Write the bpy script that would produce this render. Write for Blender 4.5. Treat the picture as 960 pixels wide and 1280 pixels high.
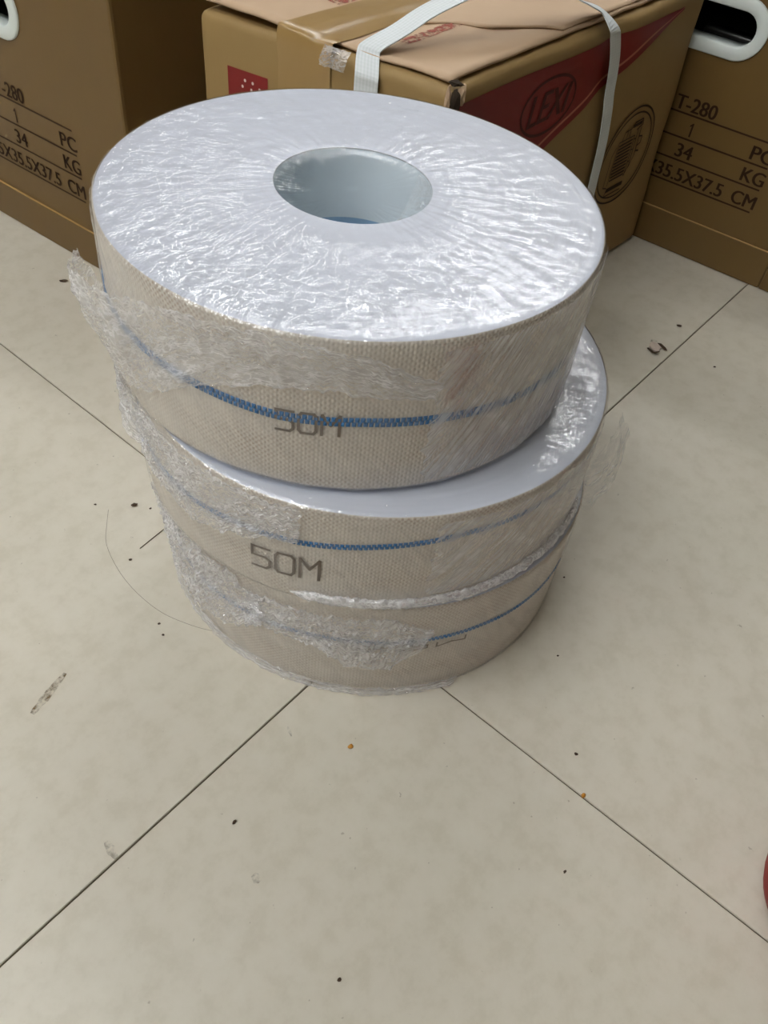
import bpy, bmesh, math, random
from mathutils import Vector, Matrix, noise

# ------------------------------------------------------------------ scene, camera, world, exposure
scene = bpy.context.scene
for o in list(bpy.data.objects):
    bpy.data.objects.remove(o)
COL = scene.collection
PI = math.pi

PITCH, ROLL = math.radians(47.272), math.radians(8.187)
cam_d = bpy.data.cameras.new('camera')
cam = bpy.data.objects.new('camera', cam_d)
COL.objects.link(cam)
fwd = Vector((0, math.cos(PITCH), -math.sin(PITCH)))
rt = Vector((1, 0, 0))
up = rt.cross(fwd)
r2 = rt * math.cos(ROLL) + up * math.sin(ROLL)
u2 = -rt * math.sin(ROLL) + up * math.cos(ROLL)
m3 = Matrix((r2, u2, -fwd)).transposed()
cam.matrix_world = Matrix.Translation((0, -0.6346, 0.6926)) @ m3.to_4x4()
cam_d.sensor_fit = 'HORIZONTAL'
cam_d.sensor_width = 36.0
cam_d.lens = 36.0 * 1030.14 / 960.0
cam_d.clip_start = 0.02
scene.camera = cam

world = bpy.data.worlds.new('world')
scene.world = world
world.use_nodes = True
bg = world.node_tree.nodes['Background']
bg.inputs[0].default_value = (0.9, 0.95, 1.0, 1)
bg.inputs[1].default_value = 0.05

vs = scene.view_settings
vs.view_transform = 'Standard'
vs.look = 'None'
vs.gamma = 1.0
vs.use_curve_mapping = False
vs.exposure = 0.0
LAMP = 54.0          # strength of the ceiling lamps

# ------------------------------------------------------------------ helpers
def srgb(r, g, b):
    f = lambda c: c / 12.92 if c <= 0.04045 else ((c + 0.055) / 1.055) ** 2.4
    return (f(r / 255), f(g / 255), f(b / 255), 1.0)

class NT:
    def __init__(s, name):
        s.m = bpy.data.materials.new(name)
        s.m.use_nodes = True
        s.t = s.m.node_tree
        for n in list(s.t.nodes):
            s.t.nodes.remove(n)
        s.out = s.n('ShaderNodeOutputMaterial')
    def n(s, typ, **kw):
        nd = s.t.nodes.new(typ)
        for k, v in kw.items():
            setattr(nd, k, v)
        return nd
    def l(s, a, b):
        s.t.links.new(a, b)
    def setin(s, nd, key, val):
        if hasattr(val, 'is_output'):
            s.l(val, nd.inputs[key])
        else:
            nd.inputs[key].default_value = val
    def math(s, op, a, b=0.0, c=0.0, clamp=False):
        nd = s.n('ShaderNodeMath', operation=op, use_clamp=clamp)
        for i, v in enumerate((a, b, c)):
            s.setin(nd, i, v)
        return nd.outputs[0]
    def coord(s, which='Object'):
        return s.n('ShaderNodeTexCoord').outputs[which]
    def mapping(s, vec, scale=(1, 1, 1), rot=(0, 0, 0), loc=(0, 0, 0)):
        nd = s.n('ShaderNodeMapping')
        s.l(vec, nd.inputs[0])
        nd.inputs['Scale'].default_value = scale
        nd.inputs['Rotation'].default_value = rot
        nd.inputs['Location'].default_value = loc
        return nd.outputs[0]
    def noise(s, vec, scale, detail=3.0, rough=0.5, dist=0.0):
        nd = s.n('ShaderNodeTexNoise')
        s.l(vec, nd.inputs['Vector'])
        nd.inputs['Scale'].default_value = scale
        nd.inputs['Detail'].default_value = detail
        nd.inputs['Roughness'].default_value = rough
        nd.inputs['Distortion'].default_value = dist
        return nd.outputs['Fac']
    def ramp(s, fac, stops):
        nd = s.n('ShaderNodeValToRGB')
        s.l(fac, nd.inputs[0])
        cr = nd.color_ramp
        while len(cr.elements) < len(stops):
            cr.elements.new(0.5)
        for e, (p, c) in zip(cr.elements, stops):
            e.position = p
            e.color = c if len(c) == 4 else (*c, 1)
        return nd.outputs[0]
    def mix(s, fac, a, b):
        nd = s.n('ShaderNodeMix', data_type='RGBA')
        s.setin(nd, 0, fac)
        s.setin(nd, 6, a)
        s.setin(nd, 7, b)
        return nd.outputs[2]
    def bump(s, h, strength=0.3, dist=0.001, nrm=None):
        nd = s.n('ShaderNodeBump')
        s.l(h, nd.inputs['Height'])
        nd.inputs['Strength'].default_value = strength
        nd.inputs['Distance'].default_value = dist
        if nrm is not None:
            s.l(nrm, nd.inputs['Normal'])
        return nd.outputs[0]
    def principled(s, col, rough=0.5, nrm=None, metal=0.0, spec=0.5, coat=0.0):
        nd = s.n('ShaderNodeBsdfPrincipled')
        s.setin(nd, 'Base Color', col)
        s.setin(nd, 'Roughness', rough)
        s.setin(nd, 'Metallic', metal)
        s.setin(nd, 'Specular IOR Level', spec)
        s.setin(nd, 'Coat Weight', coat)
        if nrm is not None:
            s.l(nrm, nd.inputs['Normal'])
        return nd
    def finish(s, sh):
        s.l(sh.outputs[0] if hasattr(sh, 'outputs') else sh, s.out.inputs[0])
        return s.m

def mesh(name, verts, faces, mat, parent=None, smooth=False, uv=None, loc=None):
    me = bpy.data.meshes.new(name)
    me.from_pydata([tuple(v) for v in verts], [], faces)
    if uv is not None:
        lay = me.uv_layers.new(name='UVMap')
        for lp in me.loops:
            lay.data[lp.index].uv = uv[lp.vertex_index]
    if smooth:
        me.polygons.foreach_set('use_smooth', [True] * len(me.polygons))
    me.materials.append(mat)
    me.update()
    o = bpy.data.objects.new(name, me)
    COL.objects.link(o)
    if parent is not None:
        o.parent = parent
    if loc is not None:
        o.location = loc
    return o

def from_bm(name, bm, mat, parent=None, smooth=False, loc=None):
    bmesh.ops.recalc_face_normals(bm, faces=bm.faces)
    me = bpy.data.meshes.new(name)
    bm.to_mesh(me)
    bm.free()
    if smooth:
        me.polygons.foreach_set('use_smooth', [True] * len(me.polygons))
    me.materials.append(mat)
    o = bpy.data.objects.new(name, me)
    COL.objects.link(o)
    if parent is not None:
        o.parent = parent
    if loc is not None:
        o.location = loc
    return o

def empty(name, loc=(0, 0, 0), rotz=0.0):
    o = bpy.data.objects.new(name, None)
    COL.objects.link(o)
    o.empty_display_size = 0.05
    o.location = loc
    o.rotation_euler = (0, 0, rotz)
    return o

def tag(o, label=None, cat=None, group=None, kind=None):
    if label: o['label'] = label
    if cat: o['category'] = cat
    if group: o['group'] = group
    if kind: o['kind'] = kind
    return o

def box_bm(x0, x1, y0, y1, z0, z1, bevel=0.0, seg=2, bm=None):
    b = bmesh.new()
    vs_ = [b.verts.new((x, y, z)) for z in (z0, z1) for y in (y0, y1) for x in (x0, x1)]
    for f in ((0, 2, 3, 1), (4, 5, 7, 6), (0, 1, 5, 4), (2, 6, 7, 3), (0, 4, 6, 2), (1, 3, 7, 5)):
        b.faces.new([vs_[i] for i in f])
    if bevel:
        bmesh.ops.bevel(b, geom=list(b.edges), offset=bevel, segments=seg, affect='EDGES', profile=0.6)
    return b

def grid_mesh(name, nu, nv, fn, mat, parent=None, closed_u=False, smooth=True, uvfn=None, keep=None):
    """fn(i,j) -> point for i in 0..nu, j in 0..nv"""
    cols = nu if closed_u else nu + 1
    verts, uv = [], []
    for j in range(nv + 1):
        for i in range(cols):
            verts.append(fn(i, j))
            uv.append(uvfn(i, j) if uvfn else (i / nu, j / nv))
    faces = []
    for j in range(nv):
        for i in range(nu):
            if keep and not keep(i, j):
                continue
            a = j * cols + i
            b_ = j * cols + (i + 1) % cols
            faces.append((a, b_, b_ + cols, a + cols))
    return mesh(name, verts, faces, mat, parent, smooth, uv)

def lerp_tab(tab, x):
    """piecewise-linear table lookup, tab sorted by first entry"""
    if x <= tab[0][0]: return tab[0][1]
    for (x0, y0), (x1, y1) in zip(tab, tab[1:]):
        if x <= x1:
            return y0 + (y1 - y0) * (x - x0) / (x1 - x0)
    return tab[-1][1]

def smooth01(a, b, x):
    t = max(0.0, min(1.0, (x - a) / (b - a)))
    return t * t * (3 - 2 * t)

def nz(x, y, z=0.0):
    return noise.noise(Vector((x, y, z)))

def text_polys(body, size=1.0):
    """built-in font text turned into a flat triangulated mesh: (verts2d, faces)"""
    cu = bpy.data.curves.new('txt', 'FONT')
    cu.body = body
    cu.size = size
    cu.resolution_u = 4
    cu.offset = 0.0
    ob = bpy.data.objects.new('txt', cu)
    COL.objects.link(ob)
    dg = bpy.context.evaluated_depsgraph_get()
    dg.update()
    me = bpy.data.meshes.new_from_object(ob.evaluated_get(dg))
    v = [(p.co.x, p.co.y) for p in me.vertices]
    f = [tuple(p.vertices) for p in me.polygons]
    bpy.data.objects.remove(ob)
    bpy.data.curves.remove(cu)
    bpy.data.meshes.remove(me)
    return v, f

def fit_text(body, x0, x1, y0, h):
    """text stretched into the box x0..x1, baseline y0, cap height h"""
    v, f = text_polys(body)
    xs = [a for a, _ in v]; ys = [b for _, b in v]
    lo, hi = min(xs), max(xs)
    top = max(ys); bot = min(0.0, min(ys))
    o = [(x0 + (a - lo) / (hi - lo) * (x1 - x0), y0 + (b / top) * h) for a, b in v]
    vo, fo = [], []
    for dx in (-.035 * h, 0.0, .035 * h):      # heavier strokes
        n0 = len(vo)
        vo += [(a + dx, b) for a, b in o]
        fo += [tuple(q + n0 for q in fc) for fc in f]
    return vo, fo

# ------------------------------------------------------------------ materials
def mat_plain(name, col, rough=0.5, spec=0.5, metal=0.0):
    t = NT(name)
    return t.finish(t.principled(col, rough, None, metal, spec))

def mat_tile():
    t = NT('glazed_floor_tile')
    c = t.coord('Object')
    n1 = t.noise(c, 3.2, 4, 0.55)
    n2 = t.noise(c, 38, 5, 0.65)
    n3 = t.noise(c, 140, 2, 0.5)
    base = t.ramp(n1, [(0.30, srgb(200, 193, 176)), (0.70, srgb(210, 204, 189))])
    mott = t.ramp(n2, [(0.36, srgb(192, 184, 166)), (0.52, srgb(207, 200, 185)), (0.72, srgb(214, 208, 195))])
    col = t.mix(0.45, base, mott)
    # scattered dirt specks
    sp = t.ramp(n3, [(0.735, (0, 0, 0)), (0.77, (1, 1, 1))])
    col = t.mix(t.math('MULTIPLY', sp, 0.45), col, srgb(120, 108, 90))
    rough = t.math('ADD', 0.32, t.math('MULTIPLY', n2, 0.22))
    nr = t.bump(t.noise(c, 9, 2), 0.05, 0.002)
    return t.finish(t.principled(col, rough, nr, 0, 0.45))

def mat_fabric():
    t = NT('woven_hose_fabric')
    uv = t.n('ShaderNodeUVMap').outputs[0]
    sep = t.n('ShaderNodeSeparateXYZ'); t.l(uv, sep.inputs[0])
    u, v = sep.outputs[0], sep.outputs[1]
    su = t.math('SINE', t.math('MULTIPLY', u, 2 * PI / 0.0046))
    sv = t.math('SINE', t.math('MULTIPLY', v, 2 * PI / 0.0046))
    chk = t.math('MULTIPLY', su, sv)
    chk01 = t.math('MULTIPLY_ADD', chk, 0.5, 0.5)
    rib = t.math('SINE', t.math('MULTIPLY', u, 2 * PI / 0.0030))
    rib01 = t.math('MULTIPLY_ADD', rib, 0.5, 0.5)
    big = t.noise(t.mapping(uv, (9, 22, 1)), 1.0, 3, 0.6)
    fine = t.noise(t.mapping(uv, (160, 160, 1)), 1.0, 2, 0.5)
    mask = t.ramp(big, [(0.42, (0.06,) * 3), (0.66, (0.85,) * 3)])
    fleck = t.ramp(t.math('MULTIPLY_ADD', fine, 0.5, t.math('MULTIPLY', chk01, 0.75)), [(0.55, (0, 0, 0)), (0.85, (1, 1, 1))])
    amt = t.math('MULTIPLY', fleck, mask)
    base = t.mix(t.math('MULTIPLY', rib01, 0.35), srgb(219, 213, 203), srgb(194, 187, 176))
    base = t.mix(t.math('MULTIPLY', big, 0.35), base, srgb(196, 186, 171))
    col = t.mix(t.math('MULTIPLY', amt, 0.55), base, srgb(150, 121, 92))
    h = t.math('ADD', t.math('MULTIPLY', rib01, 0.6), t.math('MULTIPLY', chk01, 0.8))
    nr = t.bump(h, 0.45, 0.0007)
    return t.finish(t.principled(col, 0.75, nr, 0, 0.25))

def mat_edge():
    t = NT('white_coil_edge')
    c = t.coord('Object')
    n1 = t.noise(c, 22, 3)
    col = t.mix(n1, srgb(203, 208, 219), srgb(212, 216, 227))
    return t.finish(t.principled(col, 0.55, None, 0, 0.3))

def mat_core():
    t = NT('white_coil_core')
    c = t.coord('Object')
    col = t.mix(t.noise(c, 30, 2), srgb(214, 226, 232), srgb(226, 235, 240))
    return t.finish(t.principled(col, 0.6, None, 0, 0.3))

def mat_film(name, base, line, along=(60, 60), rot=0.0, gloss=0.10, bump=0.0015, fine=200.0, fineamt=0.5, rough=0.09, lo=0.80, hi=0.97, slack=None):
    """thin clear plastic: clear and glossy, milky where stretched (base) and along its creases (line)"""
    t = NT(name)
    uv = t.n('ShaderNodeUVMap').outputs[0]
    rv = t.mapping(uv, (1, 1, 1), (0, 0, rot))
    mp = t.mapping(rv, (along[0], along[1], 1))
    n_st = t.noise(mp, 1.0, 4, 0.6, 0.3)
    ridge = t.math('SUBTRACT', 1.0, t.math('ABSOLUTE', t.math('MULTIPLY_ADD', n_st, 2.0, -1.0)))
    n_cr = t.noise(uv, fine, 3, 0.6, 0.6)
    h = t.math('ADD', t.math('ADD', n_st, t.math('MULTIPLY', ridge, 0.5)), t.math('MULTIPLY', n_cr, fineamt))
    if slack:      # film pulled tight at one side of the roll, slack and crinkled at the other
        sx = t.n('ShaderNodeSeparateXYZ'); t.l(t.coord('Object'), sx.inputs[0])
        d = t.math('ADD', t.math('MULTIPLY', sx.outputs[0], slack[0]), t.math('MULTIPLY', sx.outputs[1], slack[1]))
        d = t.math('ADD', d, t.math('MULTIPLY', t.math('SUBTRACT', t.noise(t.coord('Object'), 16, 3), 0.5), 1.0))
        rad = t.math('SQRT', t.math('ADD', t.math('POWER', sx.outputs[0], 2.0), t.math('POWER', sx.outputs[1], 2.0)))
        loose = t.math('MULTIPLY', t.ramp(d, [(0.0, (0.25,) * 3), (0.80, (1.0,) * 3)]), t.ramp(rad, [(0.060, (0.12,) * 3), (0.085, (1, 1, 1))]))
        h = t.math('MULTIPLY', h, loose)
        gloss = t.math('MULTIPLY_ADD', loose, gloss, 0.004)      # where it clings there is hardly a separate reflection
    nr = t.bump(h, 1.0, bump)
    tr = t.n('ShaderNodeBsdfTransparent'); tr.inputs[0].default_value = (0.99, 0.99, 0.995, 1)
    gl = t.n('ShaderNodeBsdfGlossy')
    gl.inputs['Color'].default_value = (1, 1, 1, 1)
    gl.inputs['Roughness'].default_value = rough
    t.l(nr, gl.inputs['Normal'])
    lw = t.n('ShaderNodeLayerWeight'); lw.inputs['Blend'].default_value = 0.5
    fac = t.math('MULTIPLY_ADD', t.math('POWER', lw.outputs['Facing'], 4.0), 0.5, gloss, clamp=True)
    m1 = t.n('ShaderNodeMixShader')
    t.l(fac, m1.inputs[0]); t.l(tr.outputs[0], m1.inputs[1]); t.l(gl.outputs[0], m1.inputs[2])
    if base <= 0 and line <= 0:
        return t.finish(m1)
    df = t.n('ShaderNodeBsdfDiffuse'); df.inputs[0].default_value = srgb(250, 250, 253)
    tl = t.n('ShaderNodeBsdfTranslucent'); tl.inputs[0].default_value = srgb(250, 250, 253)
    m2 = t.n('ShaderNodeMixShader'); m2.inputs[0].default_value = 0.35
    t.l(df.outputs[0], m2.inputs[1]); t.l(tl.outputs[0], m2.inputs[2])
    patch = t.noise(uv, 26, 3, 0.6, 0.5)
    pm = t.ramp(patch, [(0.36, (0.35,) * 3), (0.66, (1.0,) * 3)])
    lm = t.ramp(ridge, [(lo, (0, 0, 0)), (hi, (1, 1, 1))])
    mk = t.math('MULTIPLY', pm, t.math('MULTIPLY_ADD', lm, line, base), clamp=True)
    m3_ = t.n('ShaderNodeMixShader')
    t.l(mk, m3_.inputs[0]); t.l(m1.outputs[0], m3_.inputs[1]); t.l(m2.outputs[0], m3_.inputs[2])
    return t.finish(m3_)

def mat_card(name, c0, c1, rough=0.6, spec=0.3, flute=0.25, axis=0):
    t = NT(name)
    c = t.coord('Object')
    n1 = t.noise(c, 5, 4, 0.6)
    n2 = t.noise(t.mapping(c, (60, 60, 12)), 1.0, 3, 0.6)
    col = t.mix(t.math('MULTIPLY_ADD', n1, 0.8, t.math('MULTIPLY', n2, 0.25), clamp=True), c0, c1)
    nr = t.bump(t.math('ADD', n1, t.math('MULTIPLY', n2, 0.12)), flute, 0.004)
    return t.finish(t.principled(col, rough, nr, 0, spec))

M = {}
M['tile'] = mat_tile()
M['grout'] = mat_plain('dark_grout', srgb(92, 84, 68), 0.9, 0.2)
M['wall'] = mat_plain('painted_wall', srgb(128, 122, 112), 0.8, 0.2)
M['ceiling'] = mat_plain('painted_ceiling', srgb(226, 226, 224), 0.9, 0.2)
M['fabric'] = mat_fabric()
M['edge'] = mat_edge()
M['core'] = mat_core()
M['blue'] = mat_plain('blue_thread', srgb(52, 112, 166), 0.6, 0.3)
M['blue_soft'] = mat_plain('pale_blue_thread', srgb(140, 176, 208), 0.6, 0.3)
M['ink'] = mat_plain('grey_brown_ink', srgb(112, 100, 88), 0.7, 0.2)
M['film_top'] = mat_film('stretch_film_over_top', 0.0, 0.0, (46, 16), 0.12, 0.14, 0.0031, 120, 0.60, 0.06, slack=(-4.6, -3.0))
M['film_side'] = mat_film('stretch_film_on_side', 0.05, 0.10, (60, 8), 0.5, 0.05, 0.0012, 120, 0.2, 0.12)
M['film_pleat'] = mat_film('pleated_stretch_film', 0.03, 0.55, (170, 7), 0.55, 0.12, 0.0016, 160, 0.15, 0.10, 0.70, 0.97)
M['film_loose'] = mat_film('crumpled_loose_film', 0.40, 0.45, (70, 90), 0.4, 0.14, 0.0016, 200, 0.5, 0.08, 0.86, 0.99)
M['film_crush'] = mat_film('crushed_film', 0.38, 0.42, (130, 130), 0.2, 0.20, 0.0010, 320, 0.6, 0.08, 0.80, 0.98)
M['film_clear'] = mat_film('clear_film_flap', 0.08, 0.25, (50, 30), 0.9, 0.05, 0.0012, 120, 0.3, 0.10)
M['card_light'] = mat_card('kraft_cardboard', srgb(136, 110, 68), srgb(150, 124, 80), 0.62, 0.3)
M['card_top'] = mat_card('pinkish_kraft_cardboard', srgb(182, 154, 126), srgb(194, 167, 138), 0.6, 0.3)
M['card_dark'] = mat_card('golden_brown_cardboard', srgb(96, 73, 37), srgb(106, 82, 44), 0.42, 0.4, 0.12)
M['fold_light'] = mat_plain('worn_fold_highlight', srgb(160, 126, 78), 0.6, 0.3)  # paler than the card: highlight on the worn fold put into the colour
M['card_inside'] = mat_plain('dark_carton_inside', srgb(52, 42, 32), 0.8, 0.2)
M['print_dark'] = mat_plain('dark_brown_print', srgb(52, 32, 16), 0.6, 0.25)
M['print_red'] = mat_card('dark_red_print', srgb(112, 18, 18), srgb(124, 24, 22), 0.45, 0.35, 0.1)
M['print_redfade'] = mat_plain('worn_red_print', srgb(164, 96, 76), 0.6, 0.2)
M['print_black'] = mat_plain('black_print', srgb(70, 14, 15), 0.55, 0.3)
M['print_white'] = mat_plain('pale_print', srgb(214, 196, 190), 0.6, 0.3)
M['pinkline'] = mat_plain('pale_pink_print', srgb(176, 112, 92), 0.6, 0.3)
M['plastic_white'] = mat_plain('white_plastic', srgb(222, 230, 226), 0.35, 0.5)
M['metal_dark'] = mat_plain('dark_painted_metal', srgb(48, 48, 46), 0.3, 0.6, 0.3)
M['red_gloss'] = mat_plain('red_enamel', srgb(134, 16, 14), 0.5, 0.25)
M['black_plastic'] = mat_plain('black_plastic', srgb(28, 28, 32), 0.4, 0.5)

def mat_strap():
    t = NT('white_woven_strap')
    uv = t.n('ShaderNodeUVMap').outputs[0]
    sep = t.n('ShaderNodeSeparateXYZ'); t.l(uv, sep.inputs[0])
    w1 = t.math('SINE', t.math('MULTIPLY', sep.outputs[0], 2 * PI * 7))
    w2 = t.math('SINE', t.math('MULTIPLY', sep.outputs[1], 2 * PI / 0.004))
    h = t.math('MULTIPLY_ADD', t.math('ADD', w1, t.math('MULTIPLY', w2, 0.4)), 0.25, 0.5)
    col = t.mix(h, srgb(206, 214, 214), srgb(228, 232, 236))
    return t.finish(t.principled(col, 0.5, t.bump(h, 0.3, 0.0008), 0, 0.35))
M['strap'] = mat_strap()

def mat_tape():
    t = NT('brown_packing_tape')
    c = t.coord('Object')
    col = t.mix(t.noise(c, 14, 4, 0.6), srgb(140, 110, 62), srgb(158, 128, 80))
    return t.finish(t.principled(col, 0.28, t.bump(t.noise(c, 30, 3), 0.15, 0.003), 0, 0.5))
M['tape'] = mat_tape()

def mat_smudge(name, col, lo, hi, scale, amount=0.8):
    t = NT(name)
    c = t.coord('Object')
    n1 = t.noise(c, scale, 4, 0.65, 0.5)
    f = t.ramp(n1, [(lo, (0, 0, 0)), (hi, (amount,) * 3)])
    tr = t.n('ShaderNodeBsdfTransparent')
    df = t.principled(col, 0.6, None, 0, 0.3)
    m = t.n('ShaderNodeMixShader')
    t.l(f, m.inputs[0]); t.l(tr.outputs[0], m.inputs[1]); t.l(df.outputs[0], m.inputs[2])
    return t.finish(m)
M['smudge'] = mat_smudge('dirt_smudge', srgb(128, 106, 74), 0.40, 0.68, 160, 0.85)
M['scuff'] = mat_smudge('grey_scuff', srgb(128, 116, 100), 0.42, 0.72, 120, 0.6)
M['redsmear'] = mat_smudge('worn_red_lettering', srgb(158, 72, 56), 0.42, 0.55, 120, 0.75)
M['crumb_dark'] = mat_plain('dark_crumb', srgb(66, 50, 36), 0.7, 0.3)
M['crumb_orange'] = mat_plain('orange_crumb', srgb(186, 128, 44), 0.6, 0.4)
M['paper'] = mat_plain('pale_paper', srgb(196, 180, 168), 0.8, 0.2)

def mat_emit(name, col, s):
    t = NT(name)
    e = t.n('ShaderNodeEmission')
    e.inputs[0].default_value = col
    e.inputs[1].default_value = s
    return t.finish(e)

# ------------------------------------------------------------------ room shell (turned with the row of cartons)
UA = math.radians(-31.1)
U = Vector((math.cos(UA), math.sin(UA), 0))
V = Vector((-math.sin(UA), math.cos(UA), 0))
RU0, RU1, RV0, RV1, RH = -2.6, 2.9, -2.9, 3.3, 2.55

def room_slab(name, u0, u1, v0, v1, z0, z1, mat):
    o = from_bm(name, box_bm(u0, u1, v0, v1, z0, z1), mat)
    o.rotation_euler = (0, 0, UA)
    return tag(o, kind='structure')

room_slab('wall_back', RU0 - .1, RU1 + .1, RV1, RV1 + .1, -0.02, RH, M['wall'])
room_slab('wall_front', RU0 - .1, RU1 + .1, RV0 - .1, RV0, -0.02, RH, M['wall'])
room_slab('wall_left', RU0 - .1, RU0, RV0, RV1, -0.02, RH, M['wall'])
room_slab('wall_right', RU1, RU1 + .1, RV0, RV1, -0.02, RH, M['wall'])
room_slab('ceiling', RU0 - .1, RU1 + .1, RV0 - .1, RV1 + .1, RH, RH + .1, M['ceiling'])
floor = room_slab('floor', RU0 - .1, RU1 + .1, RV0 - .1, RV1 + .1, -0.05, -0.0022, M['grout'])

# floor tiles: crossing of the joints lies under the rolls
TA = math.radians(55.536)
TX, TY, TS, GAP = 0.0015, -0.1585, 1.0, 0.0016
bm = box_bm(GAP / 2, TS - GAP / 2, GAP / 2, TS - GAP / 2, -0.0090, 0.0, 0.0007, 1)
bmesh.ops.recalc_face_normals(bm, faces=bm.faces)
tile_me = bpy.data.meshes.new('tile'); bm.to_mesh(tile_me); bm.free()
tile_me.materials.append(M['tile'])
ct, st = math.cos(TA), math.sin(TA)
for i in range(-5, 5):
    for j in range(-5, 5):
        px = TX + ct * i * TS - st * j * TS
        py = TY + st * i * TS + ct * j * TS
        cxm = px + (ct - st) * .5; cym = py + (st + ct) * .5
        uu = cxm * U.x + cym * U.y; vv = cxm * V.x + cym * V.y
        if not (RU0 - .0 < uu < RU1 + .0 and RV0 - .0 < vv < RV1 + .0):
            continue
        o = bpy.data.objects.new('tile', tile_me)
        COL.objects.link(o)
        o.parent = floor
        # floor is rotated by UA: bring into its frame
        w = Matrix.Translation((px, py, 0)) @ Matrix.Rotation(TA, 4, 'Z')
        o.matrix_local = Matrix.Rotation(-UA, 4, 'Z') @ w

# ceiling lamps: double tube battens in rows
TUBES = {}
def lamp(u, v, lab, power=1.0):
    if power not in TUBES:
        TUBES[power] = mat_emit('lit_tube', (0.97, 0.985, 1.0, 1), LAMP * power)
    p = U * u + V * v
    t = empty('ceiling_lamp', (p.x, p.y, RH), UA)
    from_bm('housing', box_bm(-.62, .62, -.085, .085, -.05, 0, .008), M['plastic_white'], t)
    for s in (-1, 1):
        b = bmesh.new()
        bmesh.ops.create_cone(b, cap_ends=True, segments=14, radius1=.017, radius2=.017, depth=1.18)
        bmesh.ops.rotate(b, verts=b.verts, cent=(0, 0, 0), matrix=Matrix.Rotation(PI / 2, 3, 'Y'))
        bmesh.ops.translate(b, verts=b.verts, vec=(0, s * .045, -.072))
        from_bm('tube', b, TUBES[power], t, True)
        for e in (-1, 1):
            from_bm('tube_holder', box_bm(e * .6 - .012, e * .6 + .012, s * .045 - .02, s * .045 + .02, -.095, -.045, .004), M['plastic_white'], t)
    tag(t, lab, 'ceiling lamp', 'twin tube lamps on the ceiling')
    return t

lamp(-.55, -.80, 'twin tube ceiling lamp in front of the wrapped rolls', 1.15)
lamp(-1.6, -2.2, 'twin tube ceiling lamp behind the viewer, towards the left wall', 1.2)
lamp(-.10, -2.2, 'twin tube ceiling lamp behind the viewer, towards the right wall', 1.2)
lamp(-1.35, 1.35, 'twin tube ceiling lamp behind the cartons, nearest to them', .95)
lamp(-1.10, 2.75, 'twin tube ceiling lamp behind the cartons, at the far wall', 1.0)

# ------------------------------------------------------------------ the three wrapped hose rolls
def coil(parent, R, r_in, h, seed, hole=(0, 0)):
    """wound flat hose: woven outer turn, ridged pale ends, inner wall"""
    N = 192
    # outer woven turn
    prof = [(R - .0012, 0.0), (R - .0003, .0008), (R, .003)] + [(R, .003 + (h - .006) * k / 10) for k in range(1, 10)] + [(R, h - .003), (R - .0003, h - .0008), (R - .0012, h)]
    def fn(i, j):
        a = 2 * PI * i / N
        r, z = prof[j]
        r += .0009 * nz(math.cos(a) * 3 + seed, math.sin(a) * 3, z * 14)
        return (r * math.cos(a), r * math.sin(a), z)
    circ = 2 * PI * R
    def uvf(i, j):
        return (circ * i / N, prof[j][1])
    # keep the uv seam at the back: duplicate column instead of closing the ring
    def fn2(i, j):
        a = PI / 2 + 2 * PI * i / N
        r, z = prof[j]
        r += .0009 * nz(math.cos(a) * 3 + seed, math.sin(a) * 3, z * 14)
        return (r * math.cos(a), r * math.sin(a), z)
    grid_mesh('outer_turn', N, len(prof) - 1, fn2, M['fabric'], parent, False, True, uvf)
    # ends: wound turns as shallow ridges
    turns = 27
    pts = []
    for k in range(turns):
        f0 = k / turns
        for q, dz in ((0.0, -.00016), (0.25, .0), (0.75, .0)):
            pts.append((f0 + q / turns, dz + .00018 * math.sin(k * 2.3 + seed)))
    pts.append((1.0, -.0006))
    Re = R - .0011
    for nm, zz, sg in (('coil_top', h, 1), ('coil_bottom', 0.0, -1)):
        def fe(i, j, zz=zz, sg=sg):
            a = 2 * PI * i / N
            f, dz = pts[j]
            x0, y0 = hole[0] + r_in * math.cos(a), hole[1] + r_in * math.sin(a)
            x1, y1 = Re * math.cos(a), Re * math.sin(a)
            return (x0 + (x1 - x0) * f, y0 + (y1 - y0) * f, zz + (dz if sg > 0 else -dz) - (.0 if sg > 0 else -.0))
        grid_mesh(nm, N, len(pts) - 1, fe, M['edge'], parent, True, True)
    # inner wall
    def fi(i, j):
        a = -2 * PI * i / 96
        return (hole[0] + r_in * math.cos(a), hole[1] + r_in * math.sin(a), .0006 + (h - .0012) * j / 6)
    cw = grid_mesh('core_wall', 96, 6, fi, M['core'], parent, True, True)
    # blurred thread line that shows on the inner wall
    def fb(i, j):
        a = -2 * PI * i / 96
        r = r_in - .0004
        return (hole[0] + r * math.cos(a), hole[1] + r * math.sin(a), h * .44 + .012 * j)
    grid_mesh('inner_stripe', 96, 1, fb, M['blue_soft'], cw, True, True)

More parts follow.
